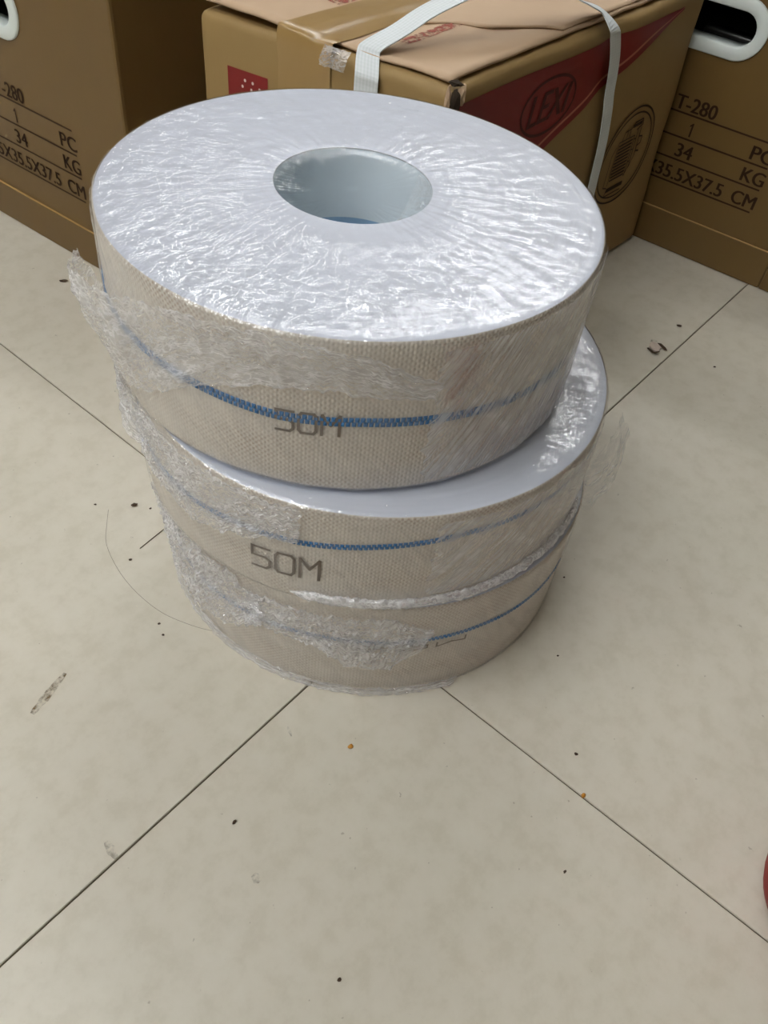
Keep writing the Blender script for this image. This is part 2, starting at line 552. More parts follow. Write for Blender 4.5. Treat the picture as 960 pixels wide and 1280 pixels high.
def stripe(parent, R, tab, a0, a1, z0, ws=1.0):
    """two staggered rows of short blue stitches running round the roll; tab: angle(deg) -> world z"""
    verts, faces = [], []
    step = .0040 / R
    n = int(math.radians(a1 - a0) / step)
    for k in range(n):
        a = math.radians(a0) + k * step
        zc = lerp_tab(tab, math.degrees(a)) - z0
        for row in (0, 1):
            dzr = .0017 * ws if (row == 0) else -.0017 * ws
            aa = a + (step * .5 if row else 0)
            w, hh = step * .40, .0019 * ws
            b = len(verts)
            for (dx, dz, dr) in ((-w, -hh, .0005), (w, -hh, .0005), (w, hh, .0005), (-w, hh, .0005), (-w * .5, -hh * .5, .0014), (w * .5, -hh * .5, .0014), (w * .5, hh * .5, .0014), (-w * .5, hh * .5, .0014)):
                ang = aa + dx
                r = R + dr
                verts.append((r * math.cos(ang), r * math.sin(ang), zc + dzr + dz))
            faces += [(b + 4, b + 5, b + 6, b + 7), (b, b + 1, b + 5, b + 4), (b + 1, b + 2, b + 6, b + 5), (b + 2, b + 3, b + 7, b + 6), (b + 3, b, b + 4, b + 7)]
    return mesh('blue_stripe', verts, faces, M['blue'], parent)

GLYPH = {
    '5': [[(1, 1), (0, 1), (0, .56), (.75, .56), (1, .42), (1, .14), (.8, 0), (0, 0)]],
    '0': [[(.15, 0), (0, .15), (0, .85), (.15, 1), (.85, 1), (1, .85), (1, .15), (.85, 0), (.15, 0)]],
    'M': [[(0, 0), (0, 1), (.5, .5), (1, 1), (1, 0)]],
}
def stencil(parent, body, R, a_left, a_right, zl, zr, hgt, z0, wid=.0022, flip=False, name='lettering'):
    """stroke letters wrapped round the roll; zl/zr: world z of the baseline at both ends"""
    verts, faces = [], []
    n = len(body)
    cell = 1.0 / (n + (n - 1) * .32)
    def P(x, y, off):
        ang = math.radians(a_left + (a_right - a_left) * x)
        z = zl + (zr - zl) * x + y - z0
        r = R + off
        return (r * math.cos(ang), r * math.sin(ang), z)
    arc = abs(math.radians(a_right - a_left)) * R
    for k, ch in enumerate(body):
        x0 = k * cell * 1.32
        for pl in GLYPH[ch]:
            pl = [(x0 + (1 - px if flip else px) * cell, (1 - py if flip else py) * hgt) for px, py in pl]
            for (xa, ya), (xb, yb) in zip(pl, pl[1:]):
                dx, dy = (xb - xa) * arc, yb - ya
                L = math.hypot(dx, dy)
                tx, ty = dx / L, dy / L
                ex, ey = tx * wid * .4, ty * wid * .4
                b = len(verts)
                steps = 3
                for q in range(steps + 1):
                    f = q / steps
                    cx_ = xa * arc - ex + (dx + 2 * ex) * f
                    cy_ = ya - ey + (dy + 2 * ey) * f
                    for sgn in (-1, 1):
                        verts.append(P((cx_ - ty * sgn * wid / 2) / arc, cy_ + tx * sgn * wid / 2, .0012))
                for q in range(steps):
                    c = b + q * 2
                    faces.append((c, c + 1, c + 3, c + 2))
    return mesh(name, verts, faces, M['ink'], parent)

def wrap_film(parent, R, r_in, h, seed, amp=.0009, hole=(0, 0), cover=True):
    """tight film over the whole roll: sagging across the hole, round the rim, down the side"""
    N = 300
    Rf = R + .0016
    prof = []
    if cover:
        for k in range(0, 9):
            f = k / 8
            prof.append((.004 + (r_in - .004) * f, h + .0012 - .006 * (1 - f ** 2.2)))
    else:
        prof.append((r_in - .006, h - .02)); prof.append((r_in - .002, h + .001))
    for k in range(1, 40):
        f = k / 40
        prof.append((r_in + (Rf - .005 - r_in) * f, h + .0012))
    for k in range(0, 5):
        a = PI / 2 * k / 4
        prof.append((Rf - .005 + .005 * math.sin(a), h - .0038 + .005 * math.cos(a)))
    for k in range(1, 27):
        prof.append((Rf, h - .0038 - (h - .0055) * k / 26))
    prof.append((Rf - .004, .0010))
    # cumulative length for uv
    arc = [0]
    for (ra, za), (rb, zb) in zip(prof, prof[1:]):
        arc.append(arc[-1] + math.hypot(rb - ra, zb - za))
    ntop = 9 + 39 if cover else 2 + 39
    def fn(i, j):
        a = PI / 2 + 2 * PI * i / N
        r, z = prof[j]
        c, s = math.cos(a), math.sin(a)
        f = max(0.0, 1 - r / Rf)
        x, y = r * c + hole[0] * min(1, f * 1.4), r * s + hole[1] * min(1, f * 1.4)
        if z > h - .0075 and j < ntop:      # top: radial pleats plus soft waves
            w = amp * (nz(a * 14 + seed, r * 16, 1.0) + .6 * nz(x * 60, y * 90, seed)) * smooth01(.03, .07, r)
            z += min(abs(w) * 1.2, .0009)
        else:                 # side: slanting pleats
            w = amp * 1.2 * (nz((a * R + z * .55) * 90 + seed, z * 10, 4.0) + .5 * nz(a * 60, z * 40, seed))
            w = max(w, -.0012)
            x += w * c; y += w * s
        return (x, y, z)
    o = grid_mesh('stretch_film', N, len(prof) - 1, fn, M['film_top'], parent, False, True,
                  lambda i, j: (1.15 * i / N, arc[j]))
    o.data.materials.append(M['film_side'])
    for p in o.data.polygons:
        if p.index // N >= ntop + 3:
            p.material_index = 1
    return o

def hsh(i, j, k):
    v = math.sin(i * 12.9898 + j * 78.233 + k * 37.719) * 43758.5453
    return v - math.floor(v)

def film_patch(name, parent, mat, R, a0, a1, top, bot, off, z0, na=90, nv=26, rag=.004, crump=.003, seed=0.0, wave=22.0, facet=0.0):
    """crumpled sheet standing off the roll. top/bot: angle(deg)->world z ; off(a_deg, f) -> radial distance above R"""
    def fn(i, j):
        ad = a0 + (a1 - a0) * i / na
        f = j / nv
        zt = lerp_tab(top, ad) + rag * (nz(ad * .55, 3.1, seed) + .6 * nz(ad * 1.7, 8.0, seed))
        zb = lerp_tab(bot, ad) + rag * (nz(ad * .5, 6.3, seed + 3) + .5 * nz(ad * 1.4, 1.0, seed))
        z = zb + (zt - zb) * f
        # ragged side ends
        edge = min(i, na - i)
        aw = ad
        if edge < 3:
            aw += (3 - edge) * .35 * nz(z * 140, seed, 2.0) * (1 if i > na / 2 else -1) * 2
        a = math.radians(aw)
        base = off(ad, f)
        w = crump * (nz(ad * wave / 90, z * wave * 1.6, seed) + .55 * nz(ad * wave / 30, z * wave * 4, seed + 9) + .28 * nz(ad * wave / 12, z * wave * 9, seed + 5))
        w += facet * (hsh(i, j, seed) - .5)
        r = R + max(.0022 + .35 * abs(w), base + w)
        return (r * math.cos(a), r * math.sin(a), z - z0)
    return grid_mesh(name, na, nv, fn, mat, parent, False, facet == 0.0,
                     lambda i, j: (math.radians(a0 + (a1 - a0) * i / na) * R, j / nv * .12))

# ---- lowest roll
r3 = empty('hose_roll', (-0.0158, -0.0206, 0.0008))
tag(r3, 'wrapped hose roll standing on the floor tiles, lowest of the stack of three', 'hose roll', 'film-wrapped hose rolls in the stack')
R3, H3, Z3 = .2085, .1325, .0008
coil(r3, R3, .0636, H3, 31.0)
stripe(r3, R3, [(-170, .060), (-136, .0646), (-119, .0731), (-91, .0835), (-56, .0850), (-30, .080)], -165, -20, Z3, .7)
stencil(r3, '50M', R3, -88, -60, .0700, .0720, .0062, Z3, .0018, flip=True)
wrap_film(r3, R3, .0636, H3, 5.0)
film_patch('crumpled_film', r3, M['film_crush'], R3, -172, -112, [(-172, .128), (-140, .128), (-122, .122), (-112, .108)], [(-172, .018), (-150, .020), (-135, .018), (-120, .045), (-112, .070)],
           lambda a, f: .004 + .010 * smooth01(-120, -155, a) * f, Z3, 90, 44, .007, .0035, 1.3, 40, .0022)
film_patch('crumpled_film', r3, M['film_crush'], R3, -116, -70, [(-116, .112), (-95, .118), (-80, .122), (-70, .104)], [(-116, .066), (-98, .070), (-90, .046), (-80, .044), (-70, .078)],
           lambda a, f: .003, Z3, 80, 26, .006, .0025, 7.7, 40, .0020)
film_patch('film_hem', r3, M['film_loose'], R3, -165, -60, [(-165, .014), (-60, .010)], [(-165, .0022), (-60, .0022)],
           lambda a, f: .003 + .003 * (1 - f), Z3, 120, 5, .0008, .0012, 4.4, 40, .0010)

# ---- middle roll
r2e = empty('hose_roll', (-0.0296, -0.0182, 0.1355))
tag(r2e, 'wrapped hose roll with 50M printed below its blue stripe, middle of the stack', 'hose roll', 'film-wrapped hose rolls in the stack')
R2, H2, Z2 = .2125, .1105, .1355
coil(r2e, R2, .0636, H2, 12.0, (-.02, .008))
stripe(r2e, R2, [(-170, .190), (-125, .1964), (-112, .2023), (-99, .2055), (-82, .2140), (-64, .2215), (-20, .222)], -165, -18, Z2, .78)
stencil(r2e, '50M', R2, -109.3, -93.9, .1600, .1650, .0240, Z2, .0026)
wrap_film(r2e, R2, .0636, H2, 21.0, .0010, (-.02, .008), True)
film_patch('crumpled_film', r2e, M['film_crush'], R2, -168, -98.5, [(-168, .244), (-98.5, .2445)],
           [(-168, .165), (-150, .168), (-134, .176), (-126, .172), (-112, .1915), (-104, .204), (-98.5, .206)],
           lambda a, f: .0025 + .011 * smooth01(-140, -157, a) * smooth01(.2, .8, f), Z2, 110, 34, .005, .0028, 2.9, 40, .0018)
film_patch('torn_film_tip', r2e, M['film_loose'], R2, -172, -146, [(-172, .226), (-160, .240), (-154, .236), (-146, .205)], [(-172, .17), (-158, .190), (-150, .186), (-146, .190)],
           lambda a, f: .014 * smooth01(-146, -156, a), Z2, 30, 14, .005, .0035, 5.5, 40, .0018)
film_patch('pleated_film', r2e, M['film_pleat'], R2, -70, -14, [(-70, .240), (-14, .242)], [(-70, .152), (-14, .156)],
           lambda a, f: .0026, Z2, 110, 26, .0015, .0016, 3.7, 14)
# clear corner of film sticking out on the right
film_patch('loose_film_corner', r2e, M['film_clear'], R2, -40, -12, [(-40, .247), (-24, .249), (-12, .247)], [(-40, .205), (-28, .185), (-19, .192), (-12, .225)],
           lambda a, f: .0025 + .026 * smooth01(-40, -20, a) * (1 - .55 * f), Z2, 40, 20, .003, .0022, 8.1, 22)
# rope of gathered film in the joint between the two lower rolls
def film_rope(name, parent, R, a0, a1, ztab, z0, rad, seed):
    na, nr = 150, 10
    def fn(i, j):
        ad = a0 + (a1 - a0) * i / na
        a = math.radians(ad)
        ph = 2 * PI * j / nr
        env = min(1, i / 8, (na - i) / 8) * .85 + .15
        rr = rad * env * (1 + .45 * nz(ad * .6, ph, seed) + .35 * nz(ad * 1.9, ph * 2, seed))
        r = R + .0045 + rr * .75 * math.cos(ph)
        return (r * math.cos(a), r * math.sin(a), lerp_tab(ztab, ad) - z0 + rr * 1.2 * math.sin(ph))
    return grid_mesh(name, na, nr, fn, M['film_crush'], parent, False, True, lambda i, j: (math.radians(a0 + (a1 - a0) * i / na) * R, j * .003))
film_rope('gathered_film', r2e, R2, -100, -16, [(-100, .1460), (-60, .1450), (-30, .147), (-16, .149)], Z2, .0044, 3.0)

# ---- top roll
r1 = empty('hose_roll', (-0.0584, -0.0123, 0.2505))
tag(r1, 'large wrapped hose roll with bright white coil face and open hole, top of the stack', 'hose roll', 'film-wrapped hose rolls in the stack')
R1, H1, Z1 = .1990, .1335, .2505
HO = (-.003, .011)
coil(r1, R1, .0636, H1, 3.0, HO)
stripe(r1, R1, [(-170, .3190), (-133, .3195), (-112, .3174), (-97, .3150), (-80, .3178), (-62, .3165), (-40, .3135), (-20, .312)], -165, -22, Z1, 1.12)
stencil(r1, '50M', R1, -97.0, -84.3, .3030, .3046, .0180, Z1, .0022)
wrap_film(r1, R1, .0636, H1, 40.0, .0011, HO)
film_patch('loose_film_flap', r1, M['film_loose'], R1, -172, -66,
           [(-172, .318), (-160, .332), (-153, .345), (-146, .352), (-138, .3535), (-123, .3690), (-110, .379), (-99, .3815), (-89, .3795), (-80, .374), (-72, .362), (-66, .352)],
           [(-172, .27), (-158, .265), (-150, .262), (-140, .264), (-128, .285), (-115, .318), (-100, .340), (-85, .345), (-72, .338), (-66, .336)],
           lambda a, f: .0025 + .0215 * smooth01(-128, -153, a) * smooth01(-.15, .8, f), Z1, 150, 40, .0028, .0030, 6.6, 30)

def hole_fold():
    A = [HO[0] + .0640 * math.cos(math.radians(38)), HO[1] + .0640 * math.sin(math.radians(38))]
    B = [HO[0] + .0640 * math.cos(math.radians(-62)), HO[1] + .0640 * math.sin(math.radians(-62))]
    def fn(i, j):
        f, g = i / 16, j / 10
        cx_ = A[0] + (B[0] - A[0]) * f; cy_ = A[1] + (B[1] - A[1]) * f
        # towards the rim the sheet follows the hole edge, inwards it hangs in a shallow fold
        ang = math.radians(38 - 100 * f)
        ox, oy = HO[0] + .0650 * math.cos(ang), HO[1] + .0650 * math.sin(ang)
        x = cx_ + (ox - cx_) * g; y = cy_ + (oy - cy_) * g
        return (x, y, H1 - .002 - .016 * math.sin(PI * f) * (1 - g) ** 1.3 + .0008 * nz(f * 6, g * 5, 2.0))
    return grid_mesh('film_fold', 16, 10, fn, M['film_clear'], r1, uvfn=lambda i, j: (i * .006, j * .004))
hole_fold()
film_patch('pleated_film', r1, M['film_pleat'], R1, -66, -8, [(-66, .376), (-40, .3815), (-8, .3815)], [(-66, .258), (-8, .256)],
           lambda a, f: .0026, Z1, 120, 30, .0015, .0012, 9.3, 14)

# ------------------------------------------------------------------ strapped carton in the middle
Ft = Vector((.0075, .212, .385)); Fb = Vector((.0075, .212, 0))
Rt = Vector((.346, .732, .385)); Rb = Vector((.362, .733, 0))
Lt = Vector((-.279, .347, .385)); Lb = Vector((-.279, .347, 0))
HB = .385
LR, LL = .6205, .3167
Bt = Rt + Lt - Ft - Vector((.0, .0, 0)); Bb = Rb + Lb - Fb
ctn = empty('strapped_carton', (0, 0, 0.0005))
tag(ctn, 'worn light brown carton with red logo panels and white carrying strap', 'carton')

def hexmap(s, t_, w):
    """s along the long right face, t along the left face, w up; 0..1"""
    b = (Fb * (1 - s) + Rb * s) * (1 - t_) + (Lb * (1 - s) + Bb * s) * t_
    tp = (Ft * (1 - s) + Rt * s) * (1 - t_) + (Lt * (1 - s) + Bt * s) * t_
    return b * (1 - w) + tp * w

def bulge_right(s, z):
    return .0035 * nz(s * 5, z * 9, 2.2) + .004 * math.sin(PI * s) * math.sin(PI * min(1, z / HB)) - .006 * math.exp(-((s - .56) / .05) ** 2) * smooth01(.1, .33, z)
def bulge_left(t_, z):
    return .0025 * nz(t_ * 4, z * 9, 7.7)
NRIGHT = Vector(((Rt - Ft).y, -(Rt - Ft).x, 0)).normalized()
NLEFT = Vector((-(Lt - Ft).y, (Lt - Ft).x, 0)).normalized() * 1.0
if NLEFT.y > 0: NLEFT = -NLEFT

def right_pt(s, z, off=0.0):
    return hexmap(s, 0, z / HB) + NRIGHT * (bulge_right(s, z) + off)
def left_pt(t_, z, off=0.0):
    return hexmap(0, t_, z / HB) + NLEFT * (bulge_left(t_, z) + off)

def rounded_carton():
    n = (40, 22, 26)
    dims = (LR, LL, HB)
    r = .011
    bmx = bmesh.new()
    cache = {}
    def vert(x, y, z):
        key = (round(x, 5), round(y, 5), round(z, 5))
        if key in cache: return cache[key]
        q = [x, y, z]
        rr = (.006, .006, r)
        inner = [min(max(c, r), d - r) for c, d in zip(q, dims)]
        d = Vector([a - b for a, b in zip(q, inner)])
        if d.length > 1e-6:
            d = d.normalized() * r
        q = [a + b for a, b in zip(inner, d)]
        if z < .02:
            q[2] = max(0, q[2])
        s, t_, w = q[0] / LR, q[1] / LL, q[2] / HB
        p = hexmap(s, t_, w)
        if y < .02: p += NRIGHT * bulge_right(s, q[2]) * (1 - y / .02)
        if x < .02: p += NLEFT * bulge_left(t_, q[2]) * (1 - x / .02)
        if z > HB - .03:    # dented top edges
            p.z += .0022 * nz(s * 24, t_ * 14, 5.0) - .0015 * abs(nz(s * 60, t_ * 40, 1.0))
        v = bmx.verts.new(p)
        cache[key] = v
        return v
    def axis(k):
        L = dims[k]
        e = [0, r * .25, r * .55, r]
        mid = [r + (L - 2 * r) * i / n[k] for i in range(1, n[k])]
        return e + mid + [L - c for c in reversed(e)]
    ax, ay, az = axis(0), axis(1), axis(2)
    def face(a, b, fn):
        for i in range(len(a) - 1):
            for j in range(len(b) - 1):
                vs4 = [fn(a[i], b[j]), fn(a[i + 1], b[j]), fn(a[i + 1], b[j + 1]), fn(a[i], b[j + 1])]
                try: bmx.faces.new(vs4)
                except ValueError: pass
    face(ax, ay, lambda x, y: vert(x, y, 0)); face(ax, ay, lambda x, y: vert(x, y, HB))
    face(ax, az, lambda x, z: vert(x, 0, z)); face(ax, az, lambda x, z: vert(x, LL, z))
    face(ay, az, lambda y, z: vert(0, y, z)); face(ay, az, lambda y, z: vert(LR, y, z))
    return from_bm('carton_body', bmx, M['card_light'], ctn, True)
rounded_carton()

# top flaps: near one lies flush, far one stands a little open along the short edge
def flap(name, t0, t1, s0, s1, lift, mat, thick=.003, nS=40, nT=14, parent=ctn, seed=0.0):
    verts, faces = [], []
    def P(i, j, k):
        s = s0(j / nT) + (s1(j / nT) - s0(j / nT)) * i / nS
        t_ = t0 + (t1 - t0) * j / nT
        p = hexmap(s, t_, 1.0)
        p.z = HB + .0028 + lift(s, t_) + .0016 * nz(s * 14, t_ * 8, seed) + (thick if k else 0)
        return p
    W = nS + 1
    for k in (0, 1):
        for j in range(nT + 1):
            for i in range(W):
                verts.append(P(i, j, k))
    off = W * (nT + 1)
    for j in range(nT):
        for i in range(nS):
            a = j * W + i
            faces.append((a, a + W, a + W + 1, a + 1))
            faces.append((off + a, off + a + 1, off + a + W + 1, off + a + W))
    for i in range(nS):
        faces.append((i, i + 1, off + i + 1, off + i))
        a = nT * W + i
        faces.append((a + 1, a, off + a, off + a + 1))
    for j in range(nT):
        a = j * W
        faces.append((a + W, a, off + a, off + a + W))
        a = j * W + nS
        faces.append((a, a + W, off + a + W, off + a))
    return mesh(name, verts, faces, mat, parent, True)

near_lift = lambda s, t_: .0
far_lift = lambda s, t_: .0045 * smooth01(.5, .75, t_) * smooth01(.45, 0, s) + .001
flap('top_flap', .035, .515, lambda f: .018 + .012 * math.sin(f * 9) * .3, lambda f: .975, near_lift, M['card_top'], seed=2.0)
flap('top_flap', .525, .985, lambda f: .004, lambda f: .975, far_lift, M['card_top'], seed=9.0)
# overlapping end flap with a torn edge, towards the back
flap('torn_flap', .05, .44, lambda f: .385 - .20 * f + .012 * math.sin(f * 11), lambda f: .97, lambda s, t_: .0034 + .004 * smooth01(.44, .4, t_) * 0, M['card_top'], .0022, seed=5.0)

# brown tape over the flap joint and down the short face
def tape():
    path = []
    for k in range(26):
        s = .80 - .80 * k / 25
        path.append(('top', s))
    for k in range(1, 5):
        path.append(('bend', k / 4))
    for k in range(1, 8):
        path.append(('left', .374 - .10 * k / 7))
    t0, t1, n = .44, .655, 24
    def fn(i, j):
        t_ = t0 + (t1 - t0) * i / n
        kind, q = path[j]
        if kind == 'top':
            p = hexmap(q, t_, 1.0)
            w2 = smooth01(.50, .54, t_)
            p.z = HB + .0068 + .0016 * (nz(q * 14, t_ * 8, 2.0) * (1 - w2) + nz(q * 14, t_ * 8, 9.0) * w2) + far_lift(q, t_) * w2 + .0003 * nz(q * 40, t_ * 30, 1)
            return p
        if kind == 'bend':
            a = q * PI / 2
            p = hexmap(0, t_, 1.0) + NLEFT * (.0035 * math.sin(a))
            p.z = HB + .0070 + far_lift(0, t_) * smooth01(.50, .54, t_) * (1 - q) - .016 * (1 - math.cos(a))
            return p
        return left_pt(t_, q, .0016)
    return grid_mesh('packing_tape', n, len(path) - 1, fn, M['tape'], ctn)
tape_o = tape()

# small curl of clear tape at the end of the joint
def curl():
    def fn(i, j):
        f, g = i / 10, j / 8
        p = left_pt(.46 - .10 * g + .02 * f, HB - .004 + .0, .004 + .004 * abs(nz(f * 5, g * 5, 2)))
        p += Vector((0, 0, .011 * (1 - f) - .010 * f + .002 * nz(f * 7, g * 9, 1)))
        p += NLEFT * (.003 * math.sin(f * 3))
        return p
    grid_mesh('clear_tape_end', 10, 8, fn, M['film_crush'], tape_o, uvfn=lambda i, j: (i * .003, j * .003))
curl()

# printed panels on the carton faces
def print_poly(name, pts, mat, fn, off=.0009, n=1):
    """grid print between two polylines: pts = list of (s, zlow, zhigh)"""
    verts, faces = [], []
    m = 6
    for (s, a, b) in pts:
        for k in range(m + 1):
            verts.append(fn(s, a + (b - a) * k / m, off))
    for i in range(len(pts) - 1):
        for k in range(m):
            q = i * (m + 1) + k
            faces.append((q, q + m + 1, q + m + 2, q + 1))
    return mesh(name, verts, faces, mat, ctn, True)

lowz = lambda s: .2085 + .178 * s
S = [.012 + (.884 - .012) * k / 40 for k in range(41)]
red_panel = print_poly('red_panel', [(s, lowz(s) + .0135 - .010 * smooth01(.7, .88, s), max(.3685 + .008 * smooth01(.4, .8, s) * .0, lowz(s) + .004)) for s in S], M['print_red'], right_pt)
print_poly('panel_rule', [(s, lowz(s) + .0100 - .0075 * smooth01(.7, .88, s), lowz(s) + .0135 - .010 * smooth01(.7, .88, s)) for s in S], M['pinkline'], right_pt)
print_poly('red_stripe', [(s, lowz(s), lowz(s) + .0100 - .0075 * smooth01(.7, .88, s)) for s in S], M['print_red'], right_pt)

def ring_print(name, cs, cz, rs, rz, w, mat, fn, parent, off=.0013, n=64):
    verts, faces = [], []
    for i in range(n):
        a = 2 * PI * i / n
        for q in (0, 1):
            verts.append(fn(cs + (rs - (w if q else 0)) / LR * math.cos(a), cz + (rz - (w if q else 0)) * math.sin(a), off))
    for i in range(n):
        a, b = 2 * i, 2 * ((i + 1) % n)
        faces.append((a, b, b + 1, a + 1))
    return mesh(name, verts, faces, mat, parent)

def line_print(verts, faces, fn, pts, w, off=.0014):
    """polyline with width on the right face, pts in (metres along, z)"""
    for (xa, ya), (xb, yb) in zip(pts, pts[1:]):
        dx, dy = xb - xa, yb - ya
        L = math.hypot(dx, dy) or 1e-6
        tx, ty = dx / L, dy / L
        b = len(verts)
        for (px, py, sg) in ((xa - tx * w * .4, ya - ty * w * .4, -1), (xa - tx * w * .4, ya - ty * w * .4, 1), (xb + tx * w * .4, yb + ty * w * .4, 1), (xb + tx * w * .4, yb + ty * w * .4, -1)):
            verts.append(fn((px - ty * sg * w / 2) / LR, py + tx * sg * w / 2, off))
        faces.append((b, b + 1, b + 2, b + 3))

# maker's oval with its name
ring_print('logo_oval', .333, .3225, .062, .033, .0035, M['print_black'], right_pt, red_panel)
tv, tf = fit_text('LEXI', -.041, .043, -.0165, .034)
tv = [(x + y * .25, y) for x, y in tv]
mesh('logo_lettering', [right_pt(.333 + x / LR, .3225 + y, .0015) for x, y in tv], tf, M['print_black'], red_panel)

# pump emblem in a double ring
EC, EZ = .772, .1850
emblem = ring_print('emblem_ring', EC, EZ, .0850, .0705, .0028, M['print_dark'], right_pt, ctn)
ring_print('inner_ring', EC, EZ, .0765, .0620, .0024, M['print_dark'], right_pt, emblem)
vv, ff = [], []
e = lambda pts: [(EC * LR + x, EZ + y) for x, y in pts]
for k in range(11):
    y = -.030 + .0052 * k
    line_print(vv, ff, right_pt, e([(-.030, y), (.012, y - .001)]), .0023)
for pts, w in (
    ([(-.034, -.036), (-.034, .028), (.016, .026), (.016, -.034)], .0016),
    ([(-.046, -.036), (-.047, .012), (-.040, .022)], .0016), ([(-.046, -.036), (-.034, -.040)], .0016),
    ([(-.026, .028), (-.022, .040), (-.004, .040), (-.002, .028)], .0016),
    ([(-.012, .028), (-.012, .040)], .0014),
    ([(-.002, .040), (.006, .047), (.030, .047), (.034, .038), (.018, .034)], .0020),
    ([(.004, .042), (.028, .042)], .0050),
    ([(.022, .034), (.024, -.022), (.014, -.034)], .0018), ([(.032, .034), (.034, -.008), (.024, -.024)], .0018),
    ([(.034, .020), (.044, .018), (.044, .008), (.034, .006)], .0020), ([(.036, -.002), (.044, -.004)], .0026),
    ([(.016, .020), (.022, .020)], .0016), ([(.016, .004), (.022, .004)], .0016), ([(.016, -.014), (.022, -.014)], .0016),
    ([(-.030, -.0445), (.014, -.0455)], .0065), ([(-.036, -.0530), (.012, -.0540)], .0018), ([(-.036, -.0530), (-.032, -.044)], .0018)):
    line_print(vv, ff, right_pt, e(pts), w)
mesh('pump_drawing', vv, ff, M['print_dark'], emblem)

# small red square with pale dots on the short face
def left_print(name, t0, t1, z0, z1, mat, off=.0010):
    def fn(i, j):
        return left_pt(t0 + (t1 - t0) * i / 6, z0 + (z1 - z0) * j / 6, off)
    return grid_mesh(name, 6, 6, fn, mat, ctn)
red_square = left_print('red_square', .872, .700, .272, .3365, M['print_red'])
for dx, dz in ((.795, .327), (.762, .3265), (.733, .322), (.806, .320), (.744, .313), (.768, .319), (.800, .311), (.775, .308)):
    vs8 = []
    for q in range(8):
        a = 2 * PI * q / 8
        vs8.append(left_pt(dx + .0016 / LL * math.cos(a), dz + .0018 * math.sin(a), .0017))
    mesh('pale_dot', vs8, [tuple(range(8))], M['print_white'], red_square)

# worn red printing on the top flaps (illegible smears)
def top_smear(t0, t1, s0, s1, zoff):
    def fn(i, j):
        s = s0 + (s1 - s0) * i / 40
        t_ = t0 + (t1 - t0) * j / 4
        p = hexmap(s, t_, 1.0)
        p.z = HB + zoff + .0016 * nz(s * 14, t_ * 8, 2.0 if t_ < .52 else 9.0) + (far_lift(s, t_) if t_ > .52 else 0)
        return p
    return grid_mesh('worn_lettering', 40, 4, fn, M['redsmear'], ctn)
top_smear(.30, .345, .10, .46, .0064)
top_smear(.665, .715, .16, .60, .0065)

# torn corner
def torn(name, c, size, seed, mat):
    b = bmesh.new()
    bmesh.ops.create_icosphere(b, subdivisions=2, radius=1.0)
    for v in b.verts:
        k = 1 + .6 * nz(v.co.x * 2 + seed, v.co.y * 2, v.co.z * 2)
        v.co = Vector((v.co.x * size[0], v.co.y * size[1], v.co.z * size[2])) * k
    bmesh.ops.translate(b, verts=b.verts, vec=c)
    return from_bm(name, b, mat, ctn)
corner = hexmap(.008, .010, 1.0)
torn('torn_cardboard', corner + Vector((.004, -.003, -.012)), (.0050, .0035, .014), 1.0, M['card_inside'])
torn('torn_cardboard', corner + Vector((-.003, -.004, -.008)), (.0030, .0030, .012), 4.0, M['card_top'])
torn('torn_cardboard', corner + Vector((.010, .004, -.006)), (.0045, .0035, .010), 6.0, M['card_top'])
torn('torn_cardboard', corner + Vector((.003, .005, .004)), (.0065, .0045, .003), 8.0, M['card_inside'])

